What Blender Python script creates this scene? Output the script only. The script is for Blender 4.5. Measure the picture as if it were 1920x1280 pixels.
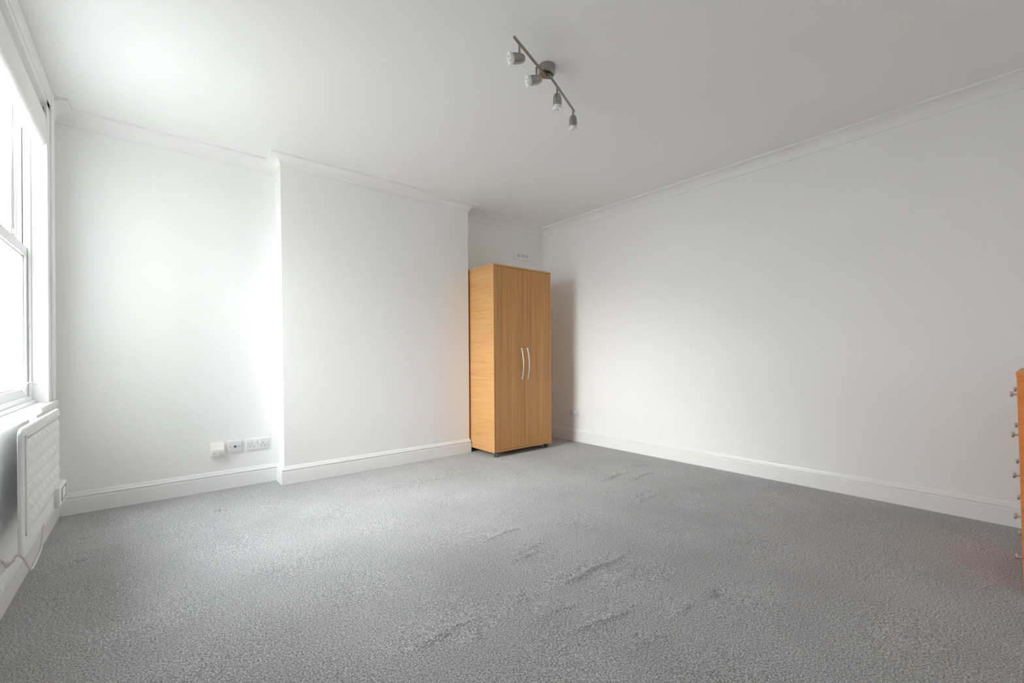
import bpy, bmesh, math, random
import numpy as np
from mathutils import Vector, Matrix

random.seed(4)
for o in list(bpy.data.objects):
    bpy.data.objects.remove(o)
SC = bpy.context.scene
COL = SC.collection

# ------------------------------------------------------------------ camera
CAM_H, YAW, ROLL, FPX = 0.9712, math.radians(39.5753), math.radians(-0.3946), 821.21
fw = Vector((math.sin(YAW), math.cos(YAW), 0))
rt = Vector((math.cos(YAW), -math.sin(YAW), 0))
up = Vector((0, 0, 1))
r2 = rt * math.cos(ROLL) + up * math.sin(ROLL)
u2 = -rt * math.sin(ROLL) + up * math.cos(ROLL)
cam = bpy.data.cameras.new('camera')
cam.sensor_fit = 'HORIZONTAL'
cam.sensor_width = 36
cam.lens = FPX / 1920 * 36
cam.shift_y = 26.42 / 1920
cam.clip_start = 0.01
cam_o = bpy.data.objects.new('camera', cam)
COL.objects.link(cam_o)
m = Matrix((r2, u2, -fw)).transposed().to_4x4()
m.translation = (0, 0, CAM_H)
cam_o.matrix_world = m
SC.camera = cam_o

# ------------------------------------------------------------------ light
SKY = 21.5            # zenith radiance of the overcast sky; the horizon is half of it
SUN_STRENGTH, SUN_ELEV, SUN_AZ, SUN_SPREAD = 5.3, 26.0, 2.0, 45.0     # sun veiled behind thin bright cloud
w = bpy.data.worlds.new('overcast_sky')
SC.world = w
w.use_nodes = True
bgn = w.node_tree.nodes['Background']
bgn.inputs[0].default_value = (0.955, 0.98, 1.01, 1)
_nt = w.node_tree
_tc = _nt.nodes.new('ShaderNodeTexCoord')
_sx = _nt.nodes.new('ShaderNodeSeparateXYZ')
_nt.links.new(_tc.outputs['Generated'], _sx.inputs[0])
_cl = _nt.nodes.new('ShaderNodeMath')
_cl.operation = 'MAXIMUM'
_cl.inputs[1].default_value = 0.0
_nt.links.new(_sx.outputs['Z'], _cl.inputs[0])
_ma = _nt.nodes.new('ShaderNodeMath')
_ma.operation = 'MULTIPLY_ADD'
_ma.inputs[1].default_value = SKY / 2
_ma.inputs[2].default_value = SKY / 2
_nt.links.new(_cl.outputs[0], _ma.inputs[0])
_nt.links.new(_ma.outputs[0], bgn.inputs[1])
SC.view_settings.view_transform = 'Standard'
SC.view_settings.look = 'None'
SC.view_settings.gamma = 1
SC.view_settings.use_curve_mapping = False
SC.view_settings.exposure = 0.51
SC.cycles.max_bounces = 10
SC.cycles.diffuse_bounces = 8
SC.cycles.use_light_tree = False
SC.cycles.use_adaptive_sampling = True
SC.cycles.adaptive_threshold = 0.02
SC.cycles.glossy_bounces = 4
SC.cycles.transparent_max_bounces = 16
SC.cycles.sample_clamp_indirect = 8

sun = bpy.data.lights.new('veiled_sun', 'SUN')
sun.energy = SUN_STRENGTH
sun.angle = math.radians(SUN_SPREAD)
sun.color = (1.0, .985, .96)
sun_o = bpy.data.objects.new('veiled_sun', sun)
COL.objects.link(sun_o)
_e, _a = math.radians(SUN_ELEV), math.radians(SUN_AZ)
sun_o.rotation_euler = Vector((math.cos(_e) * math.cos(_a), math.cos(_e) * math.sin(_a), -math.sin(_e))).to_track_quat('-Z', 'Y').to_euler()
sun_o.location = (-6, 2.5, 4)

# sampling portal in the window opening (emits nothing itself)
pl = bpy.data.lights.new('window_portal', 'AREA')
pl.shape = 'RECTANGLE'
pl.size, pl.size_y = 1.30, 1.72
pl.cycles.is_portal = True
po = bpy.data.objects.new('window_portal', pl)
COL.objects.link(po)
po.location = (-0.79, 2.865, 1.56)
po.rotation_euler = (math.radians(90), 0, math.radians(-90))

# ------------------------------------------------------------------ dims
XW, YA, YC, XC1, XC2, YA2, XR, YF, H = -0.4483, 3.8642, 3.6878, 0.7789, 2.4820, 3.8782, 3.7064, -0.46, 2.5
CD, CP = 0.0764, 0.0855

# ------------------------------------------------------------------ materials
def mat(name, color, rough=0.5, metal=0.0, spec=0.5, bump=None, coat=0.0):
    m = bpy.data.materials.new(name)
    m.use_nodes = True
    nt = m.node_tree
    b = nt.nodes['Principled BSDF']
    b.inputs['Base Color'].default_value = (*color, 1)
    b.inputs['Roughness'].default_value = rough
    b.inputs['Metallic'].default_value = metal
    b.inputs['Specular IOR Level'].default_value = spec
    b.inputs['Coat Weight'].default_value = coat
    tc = nt.nodes.new('ShaderNodeTexCoord')
    if bump:
        sc, st, dist = bump
        n = nt.nodes.new('ShaderNodeTexNoise')
        n.inputs['Scale'].default_value = sc
        n.inputs['Detail'].default_value = 3
        nt.links.new(tc.outputs['Object'], n.inputs['Vector'])
        bp = nt.nodes.new('ShaderNodeBump')
        bp.inputs['Strength'].default_value = st
        bp.inputs['Distance'].default_value = dist
        nt.links.new(n.outputs['Fac'], bp.inputs['Height'])
        nt.links.new(bp.outputs['Normal'], b.inputs['Normal'])
    return m

def mix_noise(m, c1, c2, scale, detail=4, lo=0.35, hi=0.65, stretch=(1, 1, 1)):
    nt = m.node_tree
    b = nt.nodes['Principled BSDF']
    tc = [n for n in nt.nodes if n.type == 'TEX_COORD'][0]
    mp = nt.nodes.new('ShaderNodeMapping')
    mp.inputs['Scale'].default_value = stretch
    nt.links.new(tc.outputs['Object'], mp.inputs['Vector'])
    n = nt.nodes.new('ShaderNodeTexNoise')
    n.inputs['Scale'].default_value = scale
    n.inputs['Detail'].default_value = detail
    nt.links.new(mp.outputs[0], n.inputs['Vector'])
    r = nt.nodes.new('ShaderNodeValToRGB')
    r.color_ramp.elements[0].position = lo
    r.color_ramp.elements[1].position = hi
    r.color_ramp.elements[0].color = (*c1, 1)
    r.color_ramp.elements[1].color = (*c2, 1)
    nt.links.new(n.outputs['Fac'], r.inputs[0])
    nt.links.new(r.outputs[0], b.inputs['Base Color'])
    return m

M = {}
M['wall'] = mix_noise(mat('wall_paint', (.85, .845, .835), .65, bump=(170, .10, .002)), (.905, .905, .900), (.920, .920, .916), 1.3, 1)
M['ceiling'] = mix_noise(mat('ceiling_paint', (.85, .85, .84), .7, bump=(120, .08, .002)), (.912, .912, .908), (.926, .926, .922), 1.1)
M['cornice'] = mat('cornice_paint', (.915, .915, .91), .5)
M['trim'] = mat('white_gloss', (.90, .90, .897), .28)
M['sash'] = mat('sash_paint', (.88, .885, .885), .3)
M['blind'] = mix_noise(mat('blind_fabric', (.86, .855, .845), .85, bump=(260, .12, .002)), (.85, .845, .835), (.875, .87, .86), 30)
M['plastic'] = mat('white_plastic', (.80, .80, .83), .3)
M['cream'] = mat('cream_plastic', (.86, .85, .80), .4)
M['jack'] = mat('jack_shutter', (.62, .61, .57), .4)
M['rocker'] = mat('rocker_plastic', (.9, .9, .9), .25)
M['dark'] = mat('dark_hole', (.012, .012, .014), .8)
M['greyhole'] = mat('grey_hole', (.10, .10, .11), .8)
M['slot'] = mat('vent_slot', (.30, .30, .31), .8)
M['screw'] = mat('screw_steel', (.42, .42, .43), .35, .9)
M['heater'] = mat('heater_enamel', (.85, .855, .86), .35)
M['heater_light'] = mat('heater_frame_enamel', (.88, .885, .885), .32)
M['cord'] = mat('cord_sheath', (.82, .79, .74), .5)
M['display'] = mat('control_window', (.12, .13, .14), .15)
M['nickel'] = mat('brushed_nickel', (.38, .36, .34), .28, 1.0)
M['bulb'] = mat('bulb_ceramic', (.93, .93, .93), .3)
M['bulb_glass'] = mat('bulb_lens', (.45, .45, .45), .12)
M['alu'] = mat('satin_aluminium', (.72, .72, .72), .32, .9)
M['chrome'] = mat('chrome', (.72, .72, .73), .16, 1.0)
M['caster'] = mat('castor_nylon', (.09, .13, .165), .35)
M['caster_dark'] = mat('castor_housing', (.02, .022, .025), .45)
M['pave'] = mix_noise(mat('paving', (.45, .44, .42), .9), (.19, .187, .18), (.25, .246, .238), 3)
M['stone'] = mix_noise(mat('painted_masonry', (.82, .82, .80), .8, bump=(60, .2, .004)), (.79, .79, .77), (.84, .84, .82), 6)
M['sillstone'] = mix_noise(mat('sill_stone', (.33, .32, .30), .85), (.28, .275, .26), (.36, .35, .33), 14)

def glass():
    m = bpy.data.materials.new('window_glass')
    m.use_nodes = True
    nt = m.node_tree
    nt.nodes.clear()
    out = nt.nodes.new('ShaderNodeOutputMaterial')
    t = nt.nodes.new('ShaderNodeBsdfTransparent')
    t.inputs[0].default_value = (.96, .975, .97, 1)
    g = nt.nodes.new('ShaderNodeBsdfGlossy')
    g.inputs['Roughness'].default_value = .02
    lw = nt.nodes.new('ShaderNodeLayerWeight')
    lw.inputs[0].default_value = .5
    pw = nt.nodes.new('ShaderNodeMath')
    pw.operation = 'POWER'
    pw.inputs[1].default_value = 5
    nt.links.new(lw.outputs['Facing'], pw.inputs[0])
    f = nt.nodes.new('ShaderNodeMath')
    f.operation = 'MULTIPLY_ADD'
    f.inputs[1].default_value = .45
    f.inputs[2].default_value = .03
    nt.links.new(pw.outputs[0], f.inputs[0])
    mx = nt.nodes.new('ShaderNodeMixShader')
    nt.links.new(f.outputs[0], mx.inputs[0])
    nt.links.new(t.outputs[0], mx.inputs[1])
    nt.links.new(g.outputs[0], mx.inputs[2])
    nt.links.new(mx.outputs[0], out.inputs[0])
    return m
M['glass'] = glass()

def carpet():
    m = mat('carpet_pile', (.25, .25, .25), .95, spec=.1)
    nt = m.node_tree
    b = nt.nodes['Principled BSDF']
    tc = [n for n in nt.nodes if n.type == 'TEX_COORD'][0]
    def noise(scale, detail, rough=.55):
        n = nt.nodes.new('ShaderNodeTexNoise')
        n.inputs['Scale'].default_value = scale
        n.inputs['Detail'].default_value = detail
        n.inputs['Roughness'].default_value = rough
        nt.links.new(tc.outputs['Object'], n.inputs['Vector'])
        return n
    n1 = noise(170, 5, .85)
    ramp = nt.nodes.new('ShaderNodeValToRGB')
    e = ramp.color_ramp.elements
    e[0].position, e[0].color = .385, (.095, .093, .095, 1)
    e[1].position, e[1].color = .615, (.76, .76, .765, 1)
    mid = ramp.color_ramp.elements.new(.5)
    mid.color = (.365, .362, .366, 1)
    nt.links.new(n1.outputs['Fac'], ramp.inputs[0])
    n2 = noise(2.2, 4)          # traffic wear, broad tone drift of the pile
    r2_ = nt.nodes.new('ShaderNodeValToRGB')
    r2_.color_ramp.elements[0].position, r2_.color_ramp.elements[0].color = .3, (.90, .90, .90, 1)
    r2_.color_ramp.elements[1].position, r2_.color_ramp.elements[1].color = .7, (1.08, 1.08, 1.08, 1)
    nt.links.new(n2.outputs['Fac'], r2_.inputs[0])
    mx = nt.nodes.new('ShaderNodeMix')
    mx.data_type = 'RGBA'
    mx.blend_type = 'MULTIPLY'
    mx.inputs['Factor'].default_value = 1
    nt.links.new(ramp.outputs[0], mx.inputs[6])
    nt.links.new(r2_.outputs[0], mx.inputs[7])
    nt.links.new(mx.outputs[2], b.inputs['Base Color'])
    n3 = noise(210, 2, .7)
    bp = nt.nodes.new('ShaderNodeBump')
    bp.inputs['Strength'].default_value = .4
    bp.inputs['Distance'].default_value = .006
    nt.links.new(n3.outputs['Fac'], bp.inputs['Height'])
    nt.links.new(bp.outputs['Normal'], b.inputs['Normal'])
    b.inputs['Sheen Weight'].default_value = .15
    b.inputs['Sheen Roughness'].default_value = .6
    return m
M['carpet'] = carpet()

def wood(name, stretch, c_dark, c_mid, c_light, scale=1.0, rough=.38, wob=.5):
    m = mat(name, c_mid, rough, spec=.4)
    nt = m.node_tree
    b = nt.nodes['Principled BSDF']
    tc = [n for n in nt.nodes if n.type == 'TEX_COORD'][0]
    mp = nt.nodes.new('ShaderNodeMapping')
    mp.inputs['Scale'].default_value = stretch
    nt.links.new(tc.outputs['Object'], mp.inputs['Vector'])
    n = nt.nodes.new('ShaderNodeTexNoise')
    n.inputs['Scale'].default_value = scale
    n.inputs['Detail'].default_value = 5
    n.inputs['Roughness'].default_value = .62
    n.inputs['Distortion'].default_value = wob
    nt.links.new(mp.outputs[0], n.inputs['Vector'])
    r = nt.nodes.new('ShaderNodeValToRGB')
    e = r.color_ramp.elements
    e[0].position, e[0].color = .30, (*c_dark, 1)
    e[1].position, e[1].color = .70, (*c_light, 1)
    q = e.new(.46)
    q.color = (*c_mid, 1)
    nt.links.new(n.outputs['Fac'], r.inputs[0])
    nt.links.new(r.outputs[0], b.inputs['Base Color'])
    return m
M['wood_side'] = wood('beech_side', (1, 1.2, 26), (.53, .27, .095), (.62, .33, .125), (.68, .385, .16), 1.6, wob=.9)
M['wood_door'] = wood('beech_door', (46, 1, .55), (.40, .185, .060), (.56, .28, .096), (.66, .345, .128), 1.0, wob=.15)
M['wood_edge'] = mat('beech_edge', (.60, .325, .115), .4)
M['wood_back'] = mat('hardboard_back', (.16, .09, .04), .7)
M['wood_chest'] = wood('cherry_chest', (2, 1.4, 24), (.72, .225, .055), (.82, .27, .070), (.86, .30, .085), 1.5, wob=.8)

# ------------------------------------------------------------------ mesh helpers
def bm_new():
    return bmesh.new()

def box(bm, x0, x1, y0, y1, z0, z1, bev=0.0, seg=2):
    vs = [bm.verts.new(p) for p in ((x0, y0, z0), (x1, y0, z0), (x1, y1, z0), (x0, y1, z0),
                                    (x0, y0, z1), (x1, y0, z1), (x1, y1, z1), (x0, y1, z1))]
    fs = [bm.faces.new([vs[i] for i in q]) for q in ((3, 2, 1, 0), (4, 5, 6, 7), (0, 1, 5, 4), (1, 2, 6, 5), (2, 3, 7, 6), (3, 0, 4, 7))]
    if bev > 0:
        es = list({e for f in fs for e in f.edges})
        bmesh.ops.bevel(bm, geom=es, offset=bev, segments=seg, profile=.5, affect='EDGES')
    return bm

def boxm(*a, **k):
    return box(bm_new(), *a, **k)

def lathe(bm, prof, mtx=None, n=24):
    """revolve (r, z) profile about local z"""
    rings = []
    for r, z in prof:
        if r < 1e-6:
            rings.append([bm.verts.new((0, 0, z))])
        else:
            rings.append([bm.verts.new((r * math.cos(2 * math.pi * i / n), r * math.sin(2 * math.pi * i / n), z)) for i in range(n)])
    for a, b in zip(rings, rings[1:]):
        for i in range(n):
            j = (i + 1) % n
            if len(a) == 1 and len(b) == 1:
                continue
            if len(a) == 1:
                bm.faces.new((a[0], b[i], b[j]))
            elif len(b) == 1:
                bm.faces.new((a[i], b[0], a[j]))
            else:
                bm.faces.new((a[i], b[i], b[j], a[j]))
    if mtx is not None:
        vs = [v for r in rings for v in r]
        bmesh.ops.transform(bm, matrix=mtx, verts=vs)
    bmesh.ops.recalc_face_normals(bm, faces=bm.faces)
    return bm

def tube(bm, pts, r, n=10):
    pts = [Vector(p) for p in pts]
    rings = []
    prev = None
    for i, p in enumerate(pts):
        t = (pts[min(i + 1, len(pts) - 1)] - pts[max(i - 1, 0)]).normalized()
        a = Vector((0, 0, 1)) if abs(t.z) < .9 else Vector((1, 0, 0))
        if prev is None:
            u = t.cross(a).normalized()
        else:
            u = (prev - t * prev.dot(t)).normalized()
        prev = u
        v = t.cross(u)
        rings.append([bm.verts.new(p + (u * math.cos(2 * math.pi * k / n) + v * math.sin(2 * math.pi * k / n)) * r) for k in range(n)])
    for a, b in zip(rings, rings[1:]):
        for k in range(n):
            bm.faces.new((a[k], a[(k + 1) % n], b[(k + 1) % n], b[k]))
    bm.faces.new(rings[0][::-1])
    bm.faces.new(rings[-1])
    bmesh.ops.recalc_face_normals(bm, faces=bm.faces)
    return bm

def smooth_path(ctrl, per=8):
    """Catmull-Rom through control points"""
    c = [Vector(p) for p in ctrl]
    c = [c[0] * 2 - c[1]] + c + [c[-1] * 2 - c[-2]]
    out = []
    for i in range(1, len(c) - 2):
        for k in range(per):
            t = k / per
            out.append(.5 * ((2 * c[i]) + (-c[i - 1] + c[i + 1]) * t + (2 * c[i - 1] - 5 * c[i] + 4 * c[i + 1] - c[i + 2]) * t * t
                             + (-c[i - 1] + 3 * c[i] - 3 * c[i + 1] + c[i + 2]) * t ** 3))
    out.append(c[-2])
    return out

def obj(name, bm, material, parent=None, smooth=False, angle=40):
    me = bpy.data.meshes.new(name)
    bm.normal_update()
    bm.to_mesh(me)
    bm.free()
    me.materials.append(material)
    o = bpy.data.objects.new(name, me)
    COL.objects.link(o)
    if parent is not None:
        o.parent = parent
    if smooth:
        try:
            me.polygons.foreach_set('use_smooth', [True] * len(me.polygons))
            me.set_sharp_from_angle(angle=math.radians(angle))
        except Exception:
            pass
    return o

def tag(o, label, cat, group=None, kind=None):
    o['label'] = label
    o['category'] = cat
    if group:
        o['group'] = group
    if kind:
        o['kind'] = kind
    return o

def thing(name, label, cat, loc=(0, 0, 0), group=None, kind=None):
    o = bpy.data.objects.new(name, None)
    o.empty_display_size = .1
    COL.objects.link(o)
    o.location = loc
    return tag(o, label, cat, group, kind)

def part(name, bm, material, parent, smooth=False, angle=40):
    """mesh given in world coordinates; made local to its parent"""
    base = Vector((0, 0, 0))
    p = parent
    while p is not None:
        base += p.location
        p = p.parent
    bmesh.ops.translate(bm, vec=-base, verts=bm.verts)
    return obj(name, bm, material, parent, smooth, angle)

def struct(name, bm, material, label, cat, smooth=False):
    o = obj(name, bm, material, None, smooth)
    return tag(o, label, cat, kind='structure')

def sweep(bm, path, prof, i0, i1, closed=False):
    """sweep the profile (offset into the room, z) along path[i0..i1] with mitres; room to the right of the path"""
    P = [Vector((x, y)) for x, y in path]
    def nrm(a, b):
        d = (b - a).normalized()
        return Vector((d.y, -d.x))
    def miter(i):
        n1 = nrm(P[i - 1], P[i]) if (i > 0 or closed) else None
        n2 = nrm(P[i], P[(i + 1) % len(P)]) if (i < len(P) - 1 or closed) else None
        if n1 is None:
            return n2
        if n2 is None:
            return n1
        return (n1 + n2) / (1 + n1.dot(n2))
    rows = []
    for i in range(i0, i1 + 1):
        k = i % len(P)
        mv = miter(k)
        rows.append([bm.verts.new((P[k].x + mv.x * n, P[k].y + mv.y * n, z)) for n, z in prof])
    for a, b in zip(rows, rows[1:]):
        for j in range(len(prof)):
            jj = (j + 1) % len(prof)
            bm.faces.new((a[j], b[j], b[jj], a[jj]))
    bm.faces.new(rows[0])
    bm.faces.new(rows[-1][::-1])
    bmesh.ops.recalc_face_normals(bm, faces=bm.faces)
    return bm

# ================================================================== the setting
# ---- carpeted floor with its ripples and furniture dents as relief
RIP = [(1.349, 1.301, 1.73, 1.293, 1.0), (1.335, 1.876, 1.599, 1.875, .7), (1.411, 1.648, 1.541, 1.658, .8), (1.186, 1.038, 1.384, 1.012, .85),
       (0.667, 1.343, 0.901, 1.333, .6), (0.874, 1.263, 0.925, 1.271, .5), (1.111, 1.185, 1.267, 1.171, .6), (1.101, 1.312, 1.18, 1.31, .7),
       (1.243, 0.867, 1.327, 0.854, .7), (1.23, 3.06, 2.182, 3.027, .45), (1.509, 3.133, 1.848, 3.098, .4), (2.646, 2.166, 3.012, 2.192, .8),
       (2.897, 2.044, 3.173, 2.052, .7), (3.245, 2.289, 3.377, 2.199, .8), (2.566, 1.781, 2.735, 1.808, .6), (2.491, 1.701, 2.706, 1.721, .9),
       (1.731, 1.078, 1.813, 1.059, .4), (1.35, 1.353, 1.441, 1.369, .45), (1.309, 1.594, 1.458, 1.608, .45), (1.456, 1.176, 1.616, 1.157, .35),
       (1.504, 0.888, 1.632, 0.872, .35)]
DENT = [(1.776, .835), (2.487, .842), (3.22, .838), (.331, 3.334), (.345, 3.30), (-.30, 3.30), (-.25, 3.05), (-.27, 2.95)]
def make_floor():
    xs = np.arange(XW - .02, XR + .021, .0115)
    ys = np.arange(YF - .02, YA2 + .021, .0115)
    X, Y = np.meshgrid(xs, ys)
    Z = np.zeros_like(X)
    for x0, y0, x1, y1, a in RIP:
        d = np.array([x1 - x0, y1 - y0])
        L = np.hypot(*d)
        d /= L
        u = (X - x0) * d[0] + (Y - y0) * d[1]
        v = -(X - x0) * d[1] + (Y - y0) * d[0]
        v = v + .008 * np.sin(u * 26 + x0 * 9)
        env = 1 / (1 + np.exp(-(u) / .03)) * 1 / (1 + np.exp(-(L - u) / .03))
        Z += (.35 + .65 * a) * .0125 * env * np.exp(-(v / .0135) ** 2)
        Z += a * .004 * env * np.exp(-((v - .05) / .03) ** 2)
    for x, y in DENT:
        Z -= .012 * np.exp(-(((X - x) / .032) ** 2 + ((Y - y) / .014) ** 2))
    Z += .0012 * np.sin(X * 5.1 + Y * 2.3) * np.sin(Y * 6.7 - X * 1.9)
    edge = np.minimum.reduce([X - XW, XR - X, Y - YF, YA - Y])
    Z *= np.clip(edge / .08, 0, 1)
    # flat under the castors and the chest
    for (cx0, cx1, cy0, cy1) in ((2.46, 3.3, 3.26, 3.9), (2.6, 3.45, -.46, .14)):
        msk = (X > cx0) & (X < cx1) & (Y > cy0) & (Y < cy1)
        Z[msk] = 0
    ny, nx = X.shape
    co = np.stack([X, Y, Z], -1).reshape(-1, 3)
    idx = np.arange(nx * ny).reshape(ny, nx)
    f = np.stack([idx[:-1, :-1], idx[:-1, 1:], idx[1:, 1:], idx[1:, :-1]], -1).reshape(-1, 4)
    me = bpy.data.meshes.new('floor')
    me.vertices.add(len(co))
    me.vertices.foreach_set('co', co.astype(np.float32).ravel())
    me.loops.add(f.size)
    me.loops.foreach_set('vertex_index', f.astype(np.int32).ravel())
    me.polygons.add(len(f))
    me.polygons.foreach_set('loop_start', np.arange(0, f.size, 4, dtype=np.int32))
    me.update(calc_edges=True)
    me.polygons.foreach_set('use_smooth', np.ones(len(f), bool))
    me.materials.append(M['carpet'])
    o = bpy.data.objects.new('floor', me)
    COL.objects.link(o)
    tag(o, 'mottled grey fitted carpet with ripples across the whole room', 'floor', kind='structure')
make_floor()

# ---- walls
OY0, OY1, OZ0, OZ1 = 2.225, 3.508, 0.70, 2.395       # rough window opening
WT = XW - 0.36                                        # outer face of the window wall
bm = bm_new()
box(bm, WT, XW, YF - .2, OY0, -.05, H + .1)
box(bm, WT, XW, OY1, YA + .3, -.05, H + .1)
box(bm, WT, XW, OY0, OY1, -.05, OZ0)
box(bm, WT, XW, OY0, OY1, OZ1, H + .1)
struct('wall_left', bm, M['wall'], 'white painted wall around and below the sash window', 'wall')
struct('wall_back', boxm(XW, XC1 + .1, YA, YA + .25, -.05, H + .1), M['wall'], 'white alcove wall between the window and the chimney breast', 'wall')
bm = bm_new()
# breast with its slightly out-of-plumb left arris
v = [bm.verts.new(p) for p in ((XC1 + .008, YC, -.05), (XC2, YC, -.05), (XC2, YA2 + .25, -.05), (XC1 + .008, YA2 + .25, -.05),
                               (XC1 - .008, YC, H + .1), (XC2, YC, H + .1), (XC2, YA2 + .25, H + .1), (XC1 - .008, YA2 + .25, H + .1))]
for q in ((3, 2, 1, 0), (4, 5, 6, 7), (0, 1, 5, 4), (1, 2, 6, 5), (2, 3, 7, 6), (3, 0, 4, 7)):
    bm.faces.new([v[i] for i in q])
struct('wall_chimney', bm, M['wall'], 'plain white chimney breast projecting from the back wall', 'wall')
struct('wall_alcove', boxm(XC2 - .1, XR + .1, YA2, YA2 + .25, -.05, H + .1), M['wall'], 'white alcove wall behind the wooden wardrobe', 'wall')
struct('wall_right', boxm(XR, XR + .2, YF - .2, YA2 + .25, -.05, H + .1), M['wall'], 'long blank white wall on the right', 'wall')
struct('wall_front', boxm(XW - .2, XR + .2, YF - .2, YF, -.05, H + .1), M['wall'], 'white wall behind the chest of drawers', 'wall')
struct('ceiling', boxm(XW - .1, XR + .1, YF - .1, YA2 + .2, H, H + .12), M['ceiling'], 'flat white ceiling with the spotlight bar', 'ceiling')

# ---- skirting (torus profile)
SK = [(0, -.01), (.0145, -.01), (.0145, .0925), (.0135, .0945), (.0085, .0965), (.0080, .1000), (.0105, .1010), (.0138, .1045), (.0150, .1095),
      (.0138, .1145), (.0105, .1180), (.0085, .1190), (.0082, .1225), (.0060, .1290), (.0030, .1345), (0, .1363)]
PATH = [(XW, YF), (XW, YA), (XC1, YA), (XC1, YC), (XC2, YC), (XC2, YA2), (XR, YA2), (XR, YF)]
def skirt(name, i0, i1, label, closed=True):
    bm = sweep(bm_new(), PATH, SK, i0, i1, closed)
    struct(name, bm, M['trim'], label, 'baseboard')
skirt('baseboard_left', 0, 1, 'white moulded skirting board under the window behind the heater')
skirt('baseboard_back', 1, 2, 'white moulded skirting board below the three alcove sockets')
skirt('baseboard_chimney', 2, 5, 'white moulded skirting board wrapping round the chimney breast')
skirt('baseboard_alcove', 5, 6, 'white moulded skirting board behind the wardrobe')
skirt('baseboard_right', 6, 7, 'long white moulded skirting board along the right wall')
skirt('baseboard_front', 7, 8, 'white moulded skirting board behind the chest of drawers')

# ---- coved cornice
CV = [(0, H - CD - .004), (.010, H - CD - .004), (.010, H - CD + .004)]
for k in range(1, 10):
    a = math.pi / 2 * k / 10
    CV.append((.010 + (CP - .019) * (1 - math.cos(a)), H - CD + .004 + (CD - .018) * math.sin(a)))
CV += [(CP - .009, H - .014), (CP, H - .014), (CP, H + .01), (0, H + .01)]
CPATH = [(XW, 3.652), (XW, YA), (XC1, YA), (XC1, YC), (XC2, YC), (XC2, YA2), (XR, YA2), (XR, YF), (XW, YF), (XW, 2.08)]
def cornice(name, i0, i1, label):
    o = struct(name, sweep(bm_new(), CPATH, CV, i0, i1), M['cornice'], label, 'cornice', smooth=True)
cornice('trim_1', 0, 1, 'short cut end of coved cornice beside the window architrave')
cornice('trim_2', 1, 2, 'white coved cornice above the left alcove wall')
cornice('trim_3', 2, 5, 'white coved cornice wrapping round the chimney breast')
cornice('trim_4', 5, 6, 'white coved cornice above the wardrobe alcove')
cornice('trim_5', 6, 7, 'long white coved cornice along the right wall')
cornice('trim_6', 7, 9, 'white coved cornice above the front wall and the near end of the window wall')

# ---- window: box sash with architrave, linings, two sashes, sill
JY0, JY1 = 2.25, 3.483       # faces of the jamb linings
HZ = 2.372                   # underside of the head lining
SZ = 0.732                   # sill top
W = thing('window_1', 'tall white painted sash window with raised blind above the panel heater', 'window', (XW, (JY0 + JY1) / 2, SZ), kind='structure')
for s, y_in in ((1, JY1), (-1, JY0)):
    bm = bm_new()
    ya, yb = sorted((y_in, y_in + s * .080))
    box(bm, XW, -.430, ya, yb, SZ, H - .001, .0015)
    ya, yb = sorted((y_in + s * .078, y_in + s * .166))
    box(bm, XW, -.4205, ya, yb, SZ, H - .001, .004)
    part('architrave', bm, M['trim'], W)
    ya, yb = sorted((y_in, y_in + s * .026))
    part('jamb_lining', boxm(-.492, XW, ya, yb, SZ - .02, HZ + .02), M['trim'], W)
    # staff bead, pulley stile with its cord groove, parting bead, outer stile
    ya, yb = sorted((y_in - s * .016, y_in + s * .024))
    part('staff_bead', boxm(-.504, -.492, ya, yb, SZ, HZ, .003), M['sash'], W)
    ya, yb = sorted((y_in - s * .001, y_in + s * .025))
    bm = bm_new()
    box(bm, -.522, -.504, ya, yb, SZ, HZ)
    box(bm, -.545, -.5265, ya, yb, SZ, HZ)
    part('pulley_stile', bm, M['sash'], W)
    ya, yb = sorted((y_in + s * .014, y_in + s * .024))
    part('cord_groove', boxm(-.528, -.521, ya, yb, SZ, HZ), M['greyhole'], W)
    ya, yb = sorted((y_in - s * .014, y_in + s * .024))
    part('parting_bead', boxm(-.553, -.545, ya, yb, SZ, HZ, .002), M['sash'], W)
    ya, yb = sorted((y_in - s * .001, y_in + s * .025))
    part('outer_stile', boxm(-.625, -.553, ya, yb, SZ - .02, HZ + .02), M['sash'], W)
    ya, yb = sorted((y_in - s * .026, y_in + s * .02))
    part('sash_stop', boxm(-.544, -.506, ya, yb, 2.215, HZ), M['sash'], W)
bm = bm_new()
box(bm, XW, -.430, JY0 - .08, JY1 + .08, HZ, H - .001, .0015)
box(bm, XW, -.4235, JY0 - .165, JY1 + .165, HZ + .028, H - .002, .004)
part('architrave', bm, M['trim'], W)
part('head_lining', boxm(-.625, XW, JY0, JY1, HZ, HZ + .024), M['trim'], W)
# sill board with nosing and horns
bm = bm_new()
box(bm, XW - .048, -.412, JY0 - .178, JY1 + .178, SZ - .030, SZ, .006, 3)
part('sill', bm, M['trim'], W)
bm = bm_new()
box(bm, -.492, -.478, JY0, JY1, SZ, SZ + .018, .003)
box(bm, -.506, -.490, JY0, JY1, SZ, SZ + .036, .003)
part('sill_bead', bm, M['sash'], W)
part('frame_sill', boxm(-.68, -.500, JY0 - .02, JY1 + .02, SZ - .03, SZ + .028, .004), M['sash'], W)
part('outer_sill', boxm(WT - .09, -.66, OY0 - .08, OY1 + .08, SZ - .10, SZ - .01, .01), M['sillstone'], W)

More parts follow.
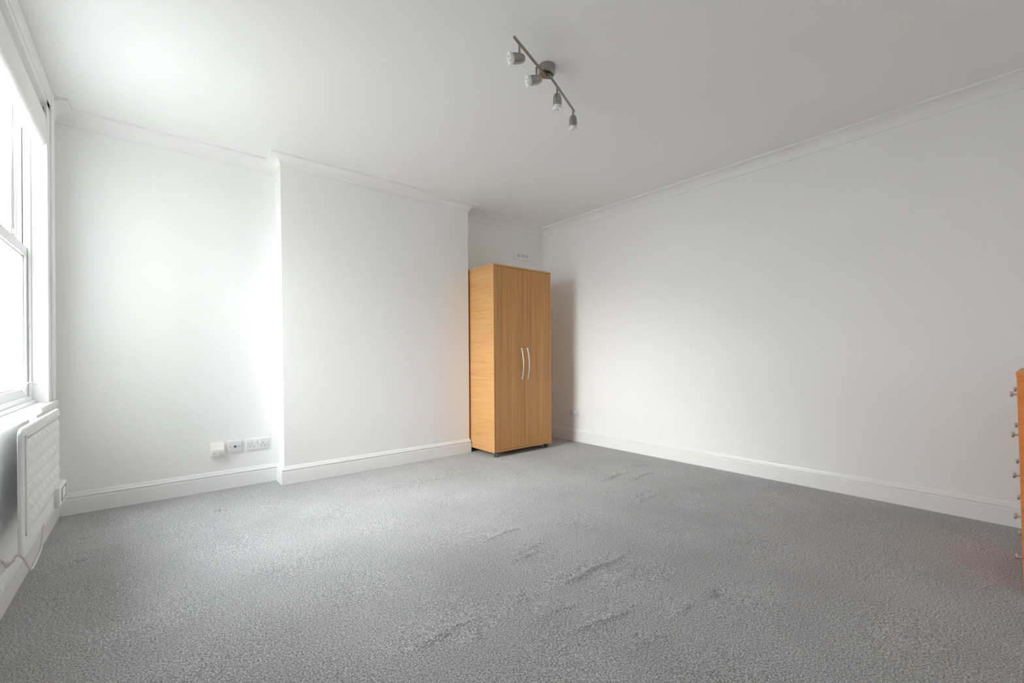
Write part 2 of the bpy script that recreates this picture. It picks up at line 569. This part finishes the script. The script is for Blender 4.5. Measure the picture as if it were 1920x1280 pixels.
def sash(x0, x1, z0, z1, stile, rail_b, rail_t, name):
    root = thing(name, '', 'x', (0, 0, 0))
    for k in ('label', 'category'):
        del root[k]
    root.parent = W
    root.location = Vector(((x0 + x1) / 2, (JY0 + JY1) / 2, z0)) - W.location
    y0, y1 = JY0 + .004, JY1 - .004
    part('stile', boxm(x0, x1, y0, y0 + stile, z0, z1, .002), M['sash'], root)
    part('stile', boxm(x0, x1, y1 - stile, y1, z0, z1, .002), M['sash'], root)
    part('bottom_rail', boxm(x0, x1, y0 + stile, y1 - stile, z0, z0 + rail_b, .002), M['sash'], root)
    part('top_rail', boxm(x0, x1, y0 + stile, y1 - stile, z1 - rail_t, z1, .002), M['sash'], root)
    xm = (x0 + x1) / 2
    bm = bm_new()
    g = .009
    for (a, b, c, d) in ((y0 + stile, y0 + stile + g, z0 + rail_b, z1 - rail_t), (y1 - stile - g, y1 - stile, z0 + rail_b, z1 - rail_t),
                         (y0 + stile, y1 - stile, z0 + rail_b, z0 + rail_b + g), (y0 + stile, y1 - stile, z1 - rail_t - g, z1 - rail_t)):
        box(bm, xm - .009, xm + .009, a, b, c, d)
    part('glazing_bead', bm, M['sash'], root)
    part('pane', boxm(xm - .002, xm + .002, y0 + stile + .001, y1 - stile - .001, z0 + rail_b + .001, z1 - rail_t - .001), M['glass'], root)
    return root
LS = sash(-.543, -.505, SZ + .036, 1.568, .050, .048, .050, 'lower_sash')
US = sash(-.594, -.556, 1.516, HZ - .004, .050, .050, .055, 'upper_sash')
# small white catch on the upper sash stile
part('sash_catch', boxm(-.5545, -.540, JY1 - .050, JY1 - .034, 1.632, 1.655, .003), M['rocker'], W)

# blind gathered up in the head of the recess
bm = bm_new()
prof = []
x_f, x_b, z_b, z_t = -.4275, -.4885, 2.132, 2.302
prof.append((x_b + .006, z_t))
prof.append((x_f - .012, z_t))
prof.append((x_f - .003, z_t - .012))
prof.append((x_f, z_t - .05))
prof.append((x_f + .001, z_t - .095))
rr_ = .0305
cx, cz = (x_f + x_b) / 2, z_b + rr_
for k in range(0, 11):
    a = -math.pi * k / 10
    prof.append((cx + rr_ * math.cos(a), cz + rr_ * math.sin(a) * 1.0))
prof.append((x_b, z_t - .04))
rows = []
NB = 40
for i in range(NB + 1):
    y = JY0 + .008 + (JY1 - .010 - JY0 - .008) * i / NB
    t = min(i, NB - i)
    shr = .93 if t == 0 else (.985 if t == 1 else 1.0)
    wob = .0012 * math.sin(i * .55) + .0008 * math.sin(i * 1.37 + 1)
    zc = (z_b + z_t) / 2
    rows.append([bm.verts.new((cx + (x - cx) * shr + wob * (1 if z < 2.28 else 0), y, zc + (z - zc) * (shr if t == 0 else 1) + (wob * .8 if z < 2.2 else 0))) for x, z in prof])
for a, b in zip(rows, rows[1:]):
    for j in range(len(prof)):
        jj = (j + 1) % len(prof)
        bm.faces.new((a[j], a[jj], b[jj], b[j]))
bm.faces.new(rows[0])
bm.faces.new(rows[-1][::-1])
bmesh.ops.recalc_face_normals(bm, faces=bm.faces)
B = thing('window_blind', 'white fabric blind gathered up under the window head', 'blind', (-.458, 2.866, 2.372))
part('fabric', bm, M['blind'], B, smooth=True, angle=50)
part('headrail', boxm(-.484, -.462, JY0 + .002, JY1 - .002, 2.296, HZ, .001), M['trim'], B)
for y in (JY1 - .020, JY0 + .012):
    part('bracket', boxm(-.462, -.438, y, y + .006, 2.298, 2.345), M['screw'], B)

# white cord draped over the lower sash corner
bm = tube(bm_new(), smooth_path([(-.497, 3.345, .812), (-.496, 3.355, .838), (-.490, 3.40, .846), (-.482, 3.44, .842), (-.474, 3.465, .832)]), .0040, 8)
tag(obj('blind_cord', bm, M['rocker'], smooth=True, angle=80), 'short white cord looped over the bottom corner of the lower sash', 'cord')
part('sash_lift', boxm(-.506, -.494, 3.325, 3.36, .790, .822, .004), M['rocker'], W)

# ---- outside: street paving seen only through the glass
struct('ground', boxm(-40, WT - .02, -30, 40, -.7, -.55), M['pave'], 'pale street paving outside the window', 'ground')

# added wall block, out of view: cuts side sky light on the left alcove
bm = bm_new()
box(bm, -3.0, WT, -1.5, 1.90, -.7, 4.10)
box(bm, -3.06, WT, -1.5, 1.96, 4.10, 4.20, .01)
struct('wall_sky_blocker', bm, M['sillstone'], 'unseen grey stone block added outside the window to hold back sky light', 'wall')

# ================================================================== things
# ---- panel heater under the window
HX, HY0, HY1, HZ0, HZ1 = -.350, 2.305, 3.150, .266, .722
ht = thing('panel_heater', 'white embossed electric panel heater mounted on the wall under the window', 'heater', (XW, 2.73, HZ0))
part('back_casing', boxm(-.396, -.360, HY0 + .260, HY1 - .040, HZ0 + .030, HZ1 - .030, .006), M['heater'], ht)
# rounded rim frame
bm = bm_new()
def rrect(y0, y1, z0, z1, r, n=5):
    pts = []
    for cy, cz, a0 in ((y1 - r, z1 - r, 0), (y0 + r, z1 - r, 90), (y0 + r, z0 + r, 180), (y1 - r, z0 + r, 270)):
        for k in range(n + 1):
            a = math.radians(a0 + 90 * k / n)
            pts.append((cy + r * math.cos(a), cz + r * math.sin(a)))
    return pts
loops = []
for x, ins, r in ((-.364, .004, .026), (-.362, 0, .030), (-.355, 0, .030), (HX - .001, .004, .028), (HX, .010, .024), (HX - .002, .018, .018)):
    loops.append([bm.verts.new((x, y, z)) for y, z in rrect(HY0 + ins, HY1 - ins, HZ0 + ins, HZ1 - ins, r)])
for a, b in zip(loops, loops[1:]):
    for k in range(len(a)):
        bm.faces.new((a[k], a[(k + 1) % len(a)], b[(k + 1) % len(a)], b[k]))
bm.faces.new(loops[0])
bm.faces.new(loops[-1])
bmesh.ops.recalc_face_normals(bm, faces=bm.faces)
part('rim', bm, M['heater_light'], ht, smooth=True, angle=35)
# pressed front panel with rows of pyramid studs
bm = bm_new()
PY0, PY1, PZ0, PZ1 = HY0 + .050, HY1 - .034, HZ0 + .062, HZ1 - .030
NC, NR = 8, 6
fx = HX + .0005
for c in range(NC):
    for r in range(NR):
        y0 = PY0 + .018 + (PY1 - PY0 - .036) * c / NC
        y1 = PY0 + .018 + (PY1 - PY0 - .036) * (c + 1) / NC
        z0 = PZ0 + .014 + (PZ1 - PZ0 - .028) * r / NR
        z1 = PZ0 + .014 + (PZ1 - PZ0 - .028) * (r + 1) / NR
        g = .005
        o_ = [bm.verts.new((fx, y, z)) for y, z in ((y0, z0), (y1, z0), (y1, z1), (y0, z1))]
        i_ = [bm.verts.new((fx, y, z)) for y, z in ((y0 + g, z0 + g), (y1 - g, z0 + g), (y1 - g, z1 - g), (y0 + g, z1 - g))]
        ap = bm.verts.new((fx + .0075, (y0 + y1) / 2, (z0 + z1) / 2))
        for k in range(4):
            bm.faces.new((o_[k], o_[(k + 1) % 4], i_[(k + 1) % 4], i_[k]))
            bm.faces.new((i_[k], i_[(k + 1) % 4], ap))
bmesh.ops.remove_doubles(bm, verts=bm.verts, dist=1e-5)
bmesh.ops.recalc_face_normals(bm, faces=bm.faces)
part('embossed_panel', bm, M['heater'], ht)
# raised bead round the embossed field
bm = bm_new()
b_ = .006
for a in ((PY0, PY1, PZ0, PZ0 + b_), (PY0, PY1, PZ1 - b_, PZ1), (PY0, PY0 + b_, PZ0, PZ1), (PY1 - b_, PY1, PZ0, PZ1)):
    box(bm, fx - .003, fx + .0018, *a, .0012)
part('panel_bead', bm, M['heater_light'], ht)
# control box on the far lower corner
bm = boxm(-.357, -.331, 2.955, 3.158, .268, .362, .006, 3)
part('control_box', bm, M['cream'], ht, smooth=True)
cb = ht.children[-1]
part('control_window', boxm(-.336, -.3300, 3.000, 3.146, .284, .346, .001), M['display'], cb)
part('rocker', boxm(-.334, -.3275, 3.020, 3.105, .296, .338, .002), M['rocker'], cb)
for y in (2.90, 3.03):
    part('wall_bracket', boxm(XW, -.388, y, y + .035, .60, .690, .002), M['heater'], ht)
    part('wall_bracket', boxm(XW, -.388, y, y + .035, .33, .37, .002), M['heater'], ht)
for dy in (0, .055):
    part('hanging_hook', boxm(-.374, -.362, 2.59 + dy, 2.605 + dy, .690, .732, .002), M['heater_light'], ht)
# flex: leaves the underside, hangs in a loop under the corner and runs back along the skirting
flex = smooth_path([(-.352, 2.690, .275), (-.350, 2.672, .240), (-.348, 2.63, .203), (-.345, 2.54, .194), (-.342, 2.42, .192), (-.342, 2.375, .198),
                    (-.346, 2.345, .225), (-.354, 2.335, .255), (-.372, 2.36, .262), (-.395, 2.46, .225), (-.420, 2.60, .170), (-.4375, 2.70, .1410),
                    (-.4385, 2.66, .1410), (-.4385, 2.60, .152), (-.4385, 2.55, .185), (-.4385, 2.50, .210), (-.438, 2.40, .175), (-.438, 2.25, .1415), (-.438, 1.95, .1415)], 8)
part('power_flex', tube(bm_new(), flex, .0042, 8), M['cord'], ht, smooth=True, angle=80)
ht.children[-1]['label'] = 'off-white power flex looping below the heater onto the skirting'

# ---- sockets
def uk_holes(root, cx, y, cz, s=1.0):
    for dx, dz, w, h in ((0, .0105, .0048, .0085), (-.0110, -.0115, .0070, .0046), (.0110, -.0115, .0070, .0046)):
        part('pin_hole', boxm(cx + dx - w / 2, cx + dx + w / 2, y - .0006, y + .002, cz + dz - h / 2, cz + dz + h / 2), M['greyhole'], root)

def screw(root, cx, y, cz):
    bm = lathe(bm_new(), [(0, -.0012), (.0030, -.0010), (.0036, 0.0), (.0036, .003)],
               Matrix.Translation((cx, y, cz)) @ Matrix.Rotation(math.radians(-90), 4, 'X'), 12)
    part('screw', bm, M['screw'], root, smooth=True)

def double_socket(label, cx, cy, cz, wdt, hgt):
    d = .0125
    root = thing('double_socket', label, 'socket', (cx, cy, cz))
    part('faceplate', boxm(cx - wdt / 2, cx + wdt / 2, cy - d, cy, cz - hgt / 2, cz + hgt / 2, .004, 3), M['plastic'], root, smooth=True)
    for s in (-1, 1):
        uk_holes(root, cx + s * wdt * .245, cy - d, cz - .004)
        screw(root, cx + s * wdt * .41, cy - d, cz)
        part('rocker_switch', boxm(cx + s * .0125 - .0085, cx + s * .0125 + .0085, cy - d - .005, cy - d + .002, cz + .008, cz + .034, .002), M['rocker'], root)
    return root
double_socket('white double socket nearest the chimney breast on the left alcove wall', .636, YA, .3045, .154, .086)

# right wall socket: built facing -Y then turned to face -X
sk = double_socket('white double socket low on the right wall beside the wardrobe', 0, 0, 0, .158, .080)
sk.rotation_euler = (0, 0, math.radians(-90))
sk.location = (XR, 3.372, .311)

r_ = thing('aerial_socket', 'white square aerial socket between the cream phone box and double socket', 'socket', (.4875, YA, .305))
part('faceplate', boxm(.444, .531, YA - .013, YA, .262, .348, .004, 3), M['plastic'], r_, smooth=True)
bm = lathe(bm_new(), [(0, -.0005), (.0058, -.0005), (.0075, -.003), (.0085, 0), (.0085, .002)],
           Matrix.Translation((.4875, YA - .013, .305)) @ Matrix.Rotation(math.radians(-90), 4, 'X'), 18)
part('coax_ring', bm, M['screw'], r_, smooth=True)
bm = lathe(bm_new(), [(0, -.0034), (.0056, -.0034), (.0056, .001)],
           Matrix.Translation((.4875, YA - .013, .305)) @ Matrix.Rotation(math.radians(-90), 4, 'X'), 18)
part('coax_hole', bm, M['dark'], r_)
screw(r_, .4575, YA - .013, .305)
screw(r_, .5175, YA - .013, .305)

r_ = thing('phone_socket', 'cream surface-mounted phone socket box with sloping top on alcove wall', 'socket', (.372, YA, .300))
bm = bm_new()
x0, x1, y0, y1, z0, z1 = .334, .418, YA - .040, YA, .250, .342
pts = [(y1, z0), (y0, z0 + .002), (y0 - .001, z0 + .050), (y0 + .006, z0 + .058), (y0 + .020, z1 - .004), (y1, z1)]
A_ = [bm.verts.new((x0, y, z)) for y, z in pts]
B_ = [bm.verts.new((x1, y, z)) for y, z in pts]
for k in range(len(pts)):
    kk = (k + 1) % len(pts)
    bm.faces.new((A_[k], A_[kk], B_[kk], B_[k]))
bm.faces.new(A_)
bm.faces.new(B_[::-1])
bmesh.ops.recalc_face_normals(bm, faces=bm.faces)
bmesh.ops.bevel(bm, geom=list(bm.edges), offset=.002, segments=2, affect='EDGES')
part('housing', bm, M['cream'], r_, smooth=True)
for cx in (.356, .396):
    bm = bm_new()
    w_, t_ = .013, .0018
    for a in ((cx - w_, cx + w_, z0 + .010, z0 + .010 + t_), (cx - w_, cx + w_, z0 + .038, z0 + .038 + t_),
              (cx - w_, cx - w_ + t_, z0 + .010, z0 + .038), (cx + w_ - t_, cx + w_, z0 + .010, z0 + .038)):
        box(bm, a[0], a[1], y0 - .0022, y0 + .002, a[2], a[3])
    part('jack_surround', bm, M['cream'], r_)
    part('jack_shutter', boxm(cx - .0085, cx + .0085, y0 - .0014, y0 + .002, z0 + .016, z0 + .033, .001), M['jack'], r_)

# ---- air vent above the wardrobe
vx0, vx1, vz0, vz1 = 3.236, 3.478, 2.088, 2.170
v_ = thing('air_vent', 'small white louvred air vent on the alcove wall above the wardrobe', 'vent', ((vx0 + vx1) / 2, YA2, vz0))
part('vent_plate', boxm(vx0, vx1, YA2 - .009, YA2, vz0, vz1, .003), M['trim'], v_)
part('hood_lip', boxm(vx0 + .004, vx1 - .004, YA2 - .014, YA2 - .006, vz0, vz0 + .007, .002), M['trim'], v_)
for row in range(2):
    for g_ in range(3):
        for k in range(5):
            cx = vx0 + .052 + g_ * .061 + k * .0095
            cz = vz0 + .036 + row * .019
            part('slot', boxm(cx - .0026, cx + .0026, YA2 - .0094, YA2 - .006, cz - .0050, cz + .0050), M['slot'], v_)

# ---- wardrobe
WX0, WX1, WY0, WY1, WZ0, WZ1 = 2.505, 3.262, 3.300, 3.842, .048, 1.845
wd = thing('wardrobe', 'tall two-door beech effect wardrobe on castors in the right alcove', 'wardrobe', ((WX0 + WX1) / 2, (WY0 + WY1) / 2, 0))
T = .016
part('side_panel', boxm(WX0, WX0 + T, WY0 + .002, WY1, WZ0, WZ1 - T, .001), M['wood_side'], wd)
part('side_panel', boxm(WX1 - T, WX1, WY0 + .002, WY1, WZ0, WZ1 - T, .001), M['wood_side'], wd)
part('top_panel', boxm(WX0 - .002, WX1 + .002, WY0 - .004, WY1, WZ1 - T, WZ1, .0015), M['wood_edge'], wd)
part('bottom_panel', boxm(WX0 + T, WX1 - T, WY0 + .004, WY1, WZ0, WZ0 + .020, .001), M['wood_edge'], wd)
part('back_panel', boxm(WX0 + T, WX1 - T, WY1 - .006, WY1 - .002, WZ0 + .02, WZ1 - T), M['wood_back'], wd)
part('edge_strip', boxm(WX0, WX0 + .006, WY0 - .0004, WY0 + .0025, WZ0, WZ1 - T), M['wood_edge'], wd)
xm = (WX0 + WX1) / 2
for s in (-1, 1):
    xa, xb = (WX0 + .006, xm - .0012) if s < 0 else (xm + .0012, WX1 - .001)
    dr = obj('door', boxm(-(xb - xa) / 2, (xb - xa) / 2, 0, .017, 0, WZ1 - T - .003 - (WZ0 + .022), .0012), M['wood_door'], wd)
    dr.location = Vector(((xa + xb) / 2, WY0, WZ0 + .022)) - wd.location
    hx = xm - .034 if s < 0 else xm + .042
    pts = []
    for k in range(25):
        t = k / 24
        z = .735 + (1.045 - .735) * t
        pts.append((hx, WY0 - .004 - .030 * math.sin(math.pi * t) ** .8, z))
    hb = bm_new()
    # flat bow: elliptical section
    rings = []
    for k, p in enumerate(pts):
        a = Vector(pts[min(k + 1, 24)]) - Vector(pts[max(k - 1, 0)])
        a.normalize()
        nrm = Vector((1, 0, 0)).cross(a).normalized()
        rings.append([hb.verts.new(Vector(p) + Vector((1, 0, 0)) * .0060 * math.cos(q * math.pi / 6) + nrm * .0040 * math.sin(q * math.pi / 6)) for q in range(12)])
    for a, b in zip(rings, rings[1:]):
        for q in range(12):
            hb.faces.new((a[q], a[(q + 1) % 12], b[(q + 1) % 12], b[q]))
    hb.faces.new(rings[0])
    hb.faces.new(rings[-1])
    bmesh.ops.recalc_face_normals(hb, faces=hb.faces)
    for z in (.742, 1.038):
        box(hb, hx - .005, hx + .005, WY0 - .012, WY0 + .001, z - .005, z + .005, .0015)
    part('handle', hb, M['alu'], dr, smooth=True, angle=50)
    dr.children[0]['label'] = 'slim bowed satin metal door handle'
def castor(x, y, yaw):
    root = obj('castor', lathe(bm_new(), [(0, .034), (.013, .034), (.016, .037), (.016, WZ0), (0, WZ0)], None, 16), M['caster_dark'], wd, smooth=True)
    root.location = Vector((x, y, 0)) - wd.location
    root.rotation_euler = (0, 0, yaw)
    for s in (-1, 1):
        bm = lathe(bm_new(), [(0, -.006), (.014, -.0075), (.0205, -.0055), (.0225, 0), (.0205, .0055), (.014, .0075), (0, .006)],
                   Matrix.Translation((.004, s * .0105, .0225)) @ Matrix.Rotation(math.radians(90), 4, 'X'), 22)
        obj('wheel', bm, M['caster'], root, smooth=True)
    bm = bm_new()
    box(bm, -.010, .018, -.0035, .0035, .014, .042, .002)
    obj('fork', bm, M['caster_dark'], root)
castor(WX0 + .040, WY0 + .032, math.radians(25))
castor(WX1 - .040, WY0 + .040, math.radians(110))
castor(WX0 + .040, WY1 - .045, math.radians(-20))
castor(WX1 - .040, WY1 - .045, math.radians(70))

# ---- chest of drawers at the right edge of the view
DX0, DX1, DH = 2.667, 3.345, .892
cd = thing('chest_of_drawers', 'orange-brown wooden chest of drawers with chrome knobs by the front wall', 'chest of drawers', (DX0, .050, .010))
cd.rotation_euler = (math.radians(-1.0), 0, 0)
DD = .40
def cpart(name, bm, m, parent=cd, smooth=False):
    return obj(name, bm, m, parent, smooth)
DWd = DX1 - DX0
cpart('side_panel', boxm(0, .018, -DD, 0, -.008, DH - .012 - .018, .001), M['wood_chest'])
cpart('side_panel', boxm(DWd - .018, DWd, -DD, 0, -.008, DH - .012 - .018, .001), M['wood_chest'])
cpart('top_panel', boxm(-.002, DWd + .002, -DD, .002, DH - .03, DH - .010, .002), M['wood_chest'])
cpart('plinth', boxm(.018, DWd - .018, -.05, -.035, -.008, .03), M['wood_chest'])
cpart('back_panel', boxm(.018, DWd - .018, -DD, -DD + .005, 0, DH - .03), M['wood_back'])
kz0, kdz = .113, .1705
for k in range(5):
    zc = kz0 + kdz * k
    dw = obj('drawer', boxm(-DWd / 2 + .004, DWd / 2 - .004, -.018, 0, -kdz / 2 + .002, kdz / 2 - .002, .0015), M['wood_chest'], cd)
    dw.location = (DWd / 2, 0, zc - .010)
    for kx in (-DWd / 2 + .155 - .02, -DWd / 2 + .155 + .35):
        bm = lathe(bm_new(), [(0, .0), (.0070, .0), (.0070, .0015), (.0045, .003), (.0042, .0135), (.0105, .0145), (.0120, .0160), (.0120, .0215), (.0105, .0230), (0, .0240)],
                   Matrix.Translation((kx, 0, 0)) @ Matrix.Rotation(math.radians(-90), 4, 'X'), 20)
        obj('knob', bm, M['chrome'], dw, smooth=True)

# ---- ceiling spotlight bar
AZ = 2.446
sp = thing('spotlight_bar', 'brushed nickel ceiling bar with four adjustable unlit spotlights', 'ceiling light', (1.628, 1.664, H))
part('ceiling_rose', lathe(bm_new(), [(0, 2.459), (.036, 2.459), (.0425, 2.4605), (.0445, 2.464), (.0445, H), (0, H)], Matrix.Translation((1.628, 1.664, 0)), 40), M['nickel'], sp, smooth=True, angle=50)
part('pivot_stud', lathe(bm_new(), [(0, 2.436), (.008, 2.436), (.009, 2.44), (.009, 2.460), (0, 2.460)], Matrix.Translation((1.636, 1.655, 0)), 18), M['nickel'], sp, smooth=True)
def arm(p, q):
    p, q = Vector((*p, AZ)), Vector((*q, AZ))
    L = (q - p).length
    bm = bm_new()
    box(bm, 0, L, -.0055, .0055, -.0055, .0055, .0018)
    bmesh.ops.transform(bm, matrix=Matrix.Translation(p) @ Matrix.Rotation(math.atan2(q.y - p.y, q.x - p.x), 4, 'Z'), verts=bm.verts)
    part('arm', bm, M['nickel'], sp)
arm((1.306, 1.549), (1.634, 1.666))
arm((1.624, 1.643), (1.988, 1.796))
HEAD = [(0, -.046), (.007, -.0455), (.0135, -.042), (.019, -.034), (.0225, -.022), (.0238, -.006), (.0238, .013), (.0222, .013), (.0222, -.002), (0, -.002)]
BULB = [(0, .004), (.0195, .004), (.0205, .014), (.0235, .024), (.0285, .031), (.0290, .035), (.0275, .0375), (.0240, .0375), (.0232, .0345), (0, .0335)]
def spot(pxy, axis, stem_bot, att):
    """pxy on the arm; axis the direction the lamp points; att: distance along the head axis (from its junction) where the stem meets it"""
    axis = Vector(axis).normalized()
    piv = Vector((pxy[0], pxy[1], stem_bot))
    bm = lathe(bm_new(), [(0, stem_bot - .004), (.0042, stem_bot - .004), (.0055, stem_bot + .004), (.0055, AZ - .004), (0, AZ - .004)], Matrix.Translation((pxy[0], pxy[1], 0)), 14)
    st = part('stem', bm, M['nickel'], sp, smooth=True)
    perp = Vector((0, 0, 1)) - axis * axis.z
    rad = .0235 if perp.length > .3 else 0.0
    if rad:
        perp.normalize()
    org = piv - axis * att - (perp * rad if rad else Vector((0, 0, 0)))
    q = axis.to_track_quat('Z', 'Y').to_matrix().to_4x4()
    mt = Matrix.Translation(org) @ q
    part('lamp_head', lathe(bm_new(), HEAD, mt, 28), M['nickel'], sp, smooth=True, angle=55)
    hd = sp.children[-1]
    part('bulb', lathe(bm_new(), BULB, mt, 28), M['bulb'], hd, smooth=True, angle=50)
    for dx in (-.009, .009):
        part('lens', lathe(bm_new(), [(0, .0352), (.0055, .0350), (.0065, .0338), (.0065, .033)], mt @ Matrix.Translation((0, dx, 0)), 14), M['bulb_glass'], hd, smooth=True)
d1 = Vector((1.35, 1.57, 1.43)).normalized()
spot((1.359, 1.573), -rt * .94 - d1 * .34 + up * .02, 2.404, -.022)
spot((1.531, 1.640), -rt * .95 - d1 * .24 - up * .10, 2.404, -.022)
spot((1.736, 1.694), (.22, .20, -1), 2.414, -.044)
spot((1.968, 1.790), (.22, .20, -1), 2.414, -.044)
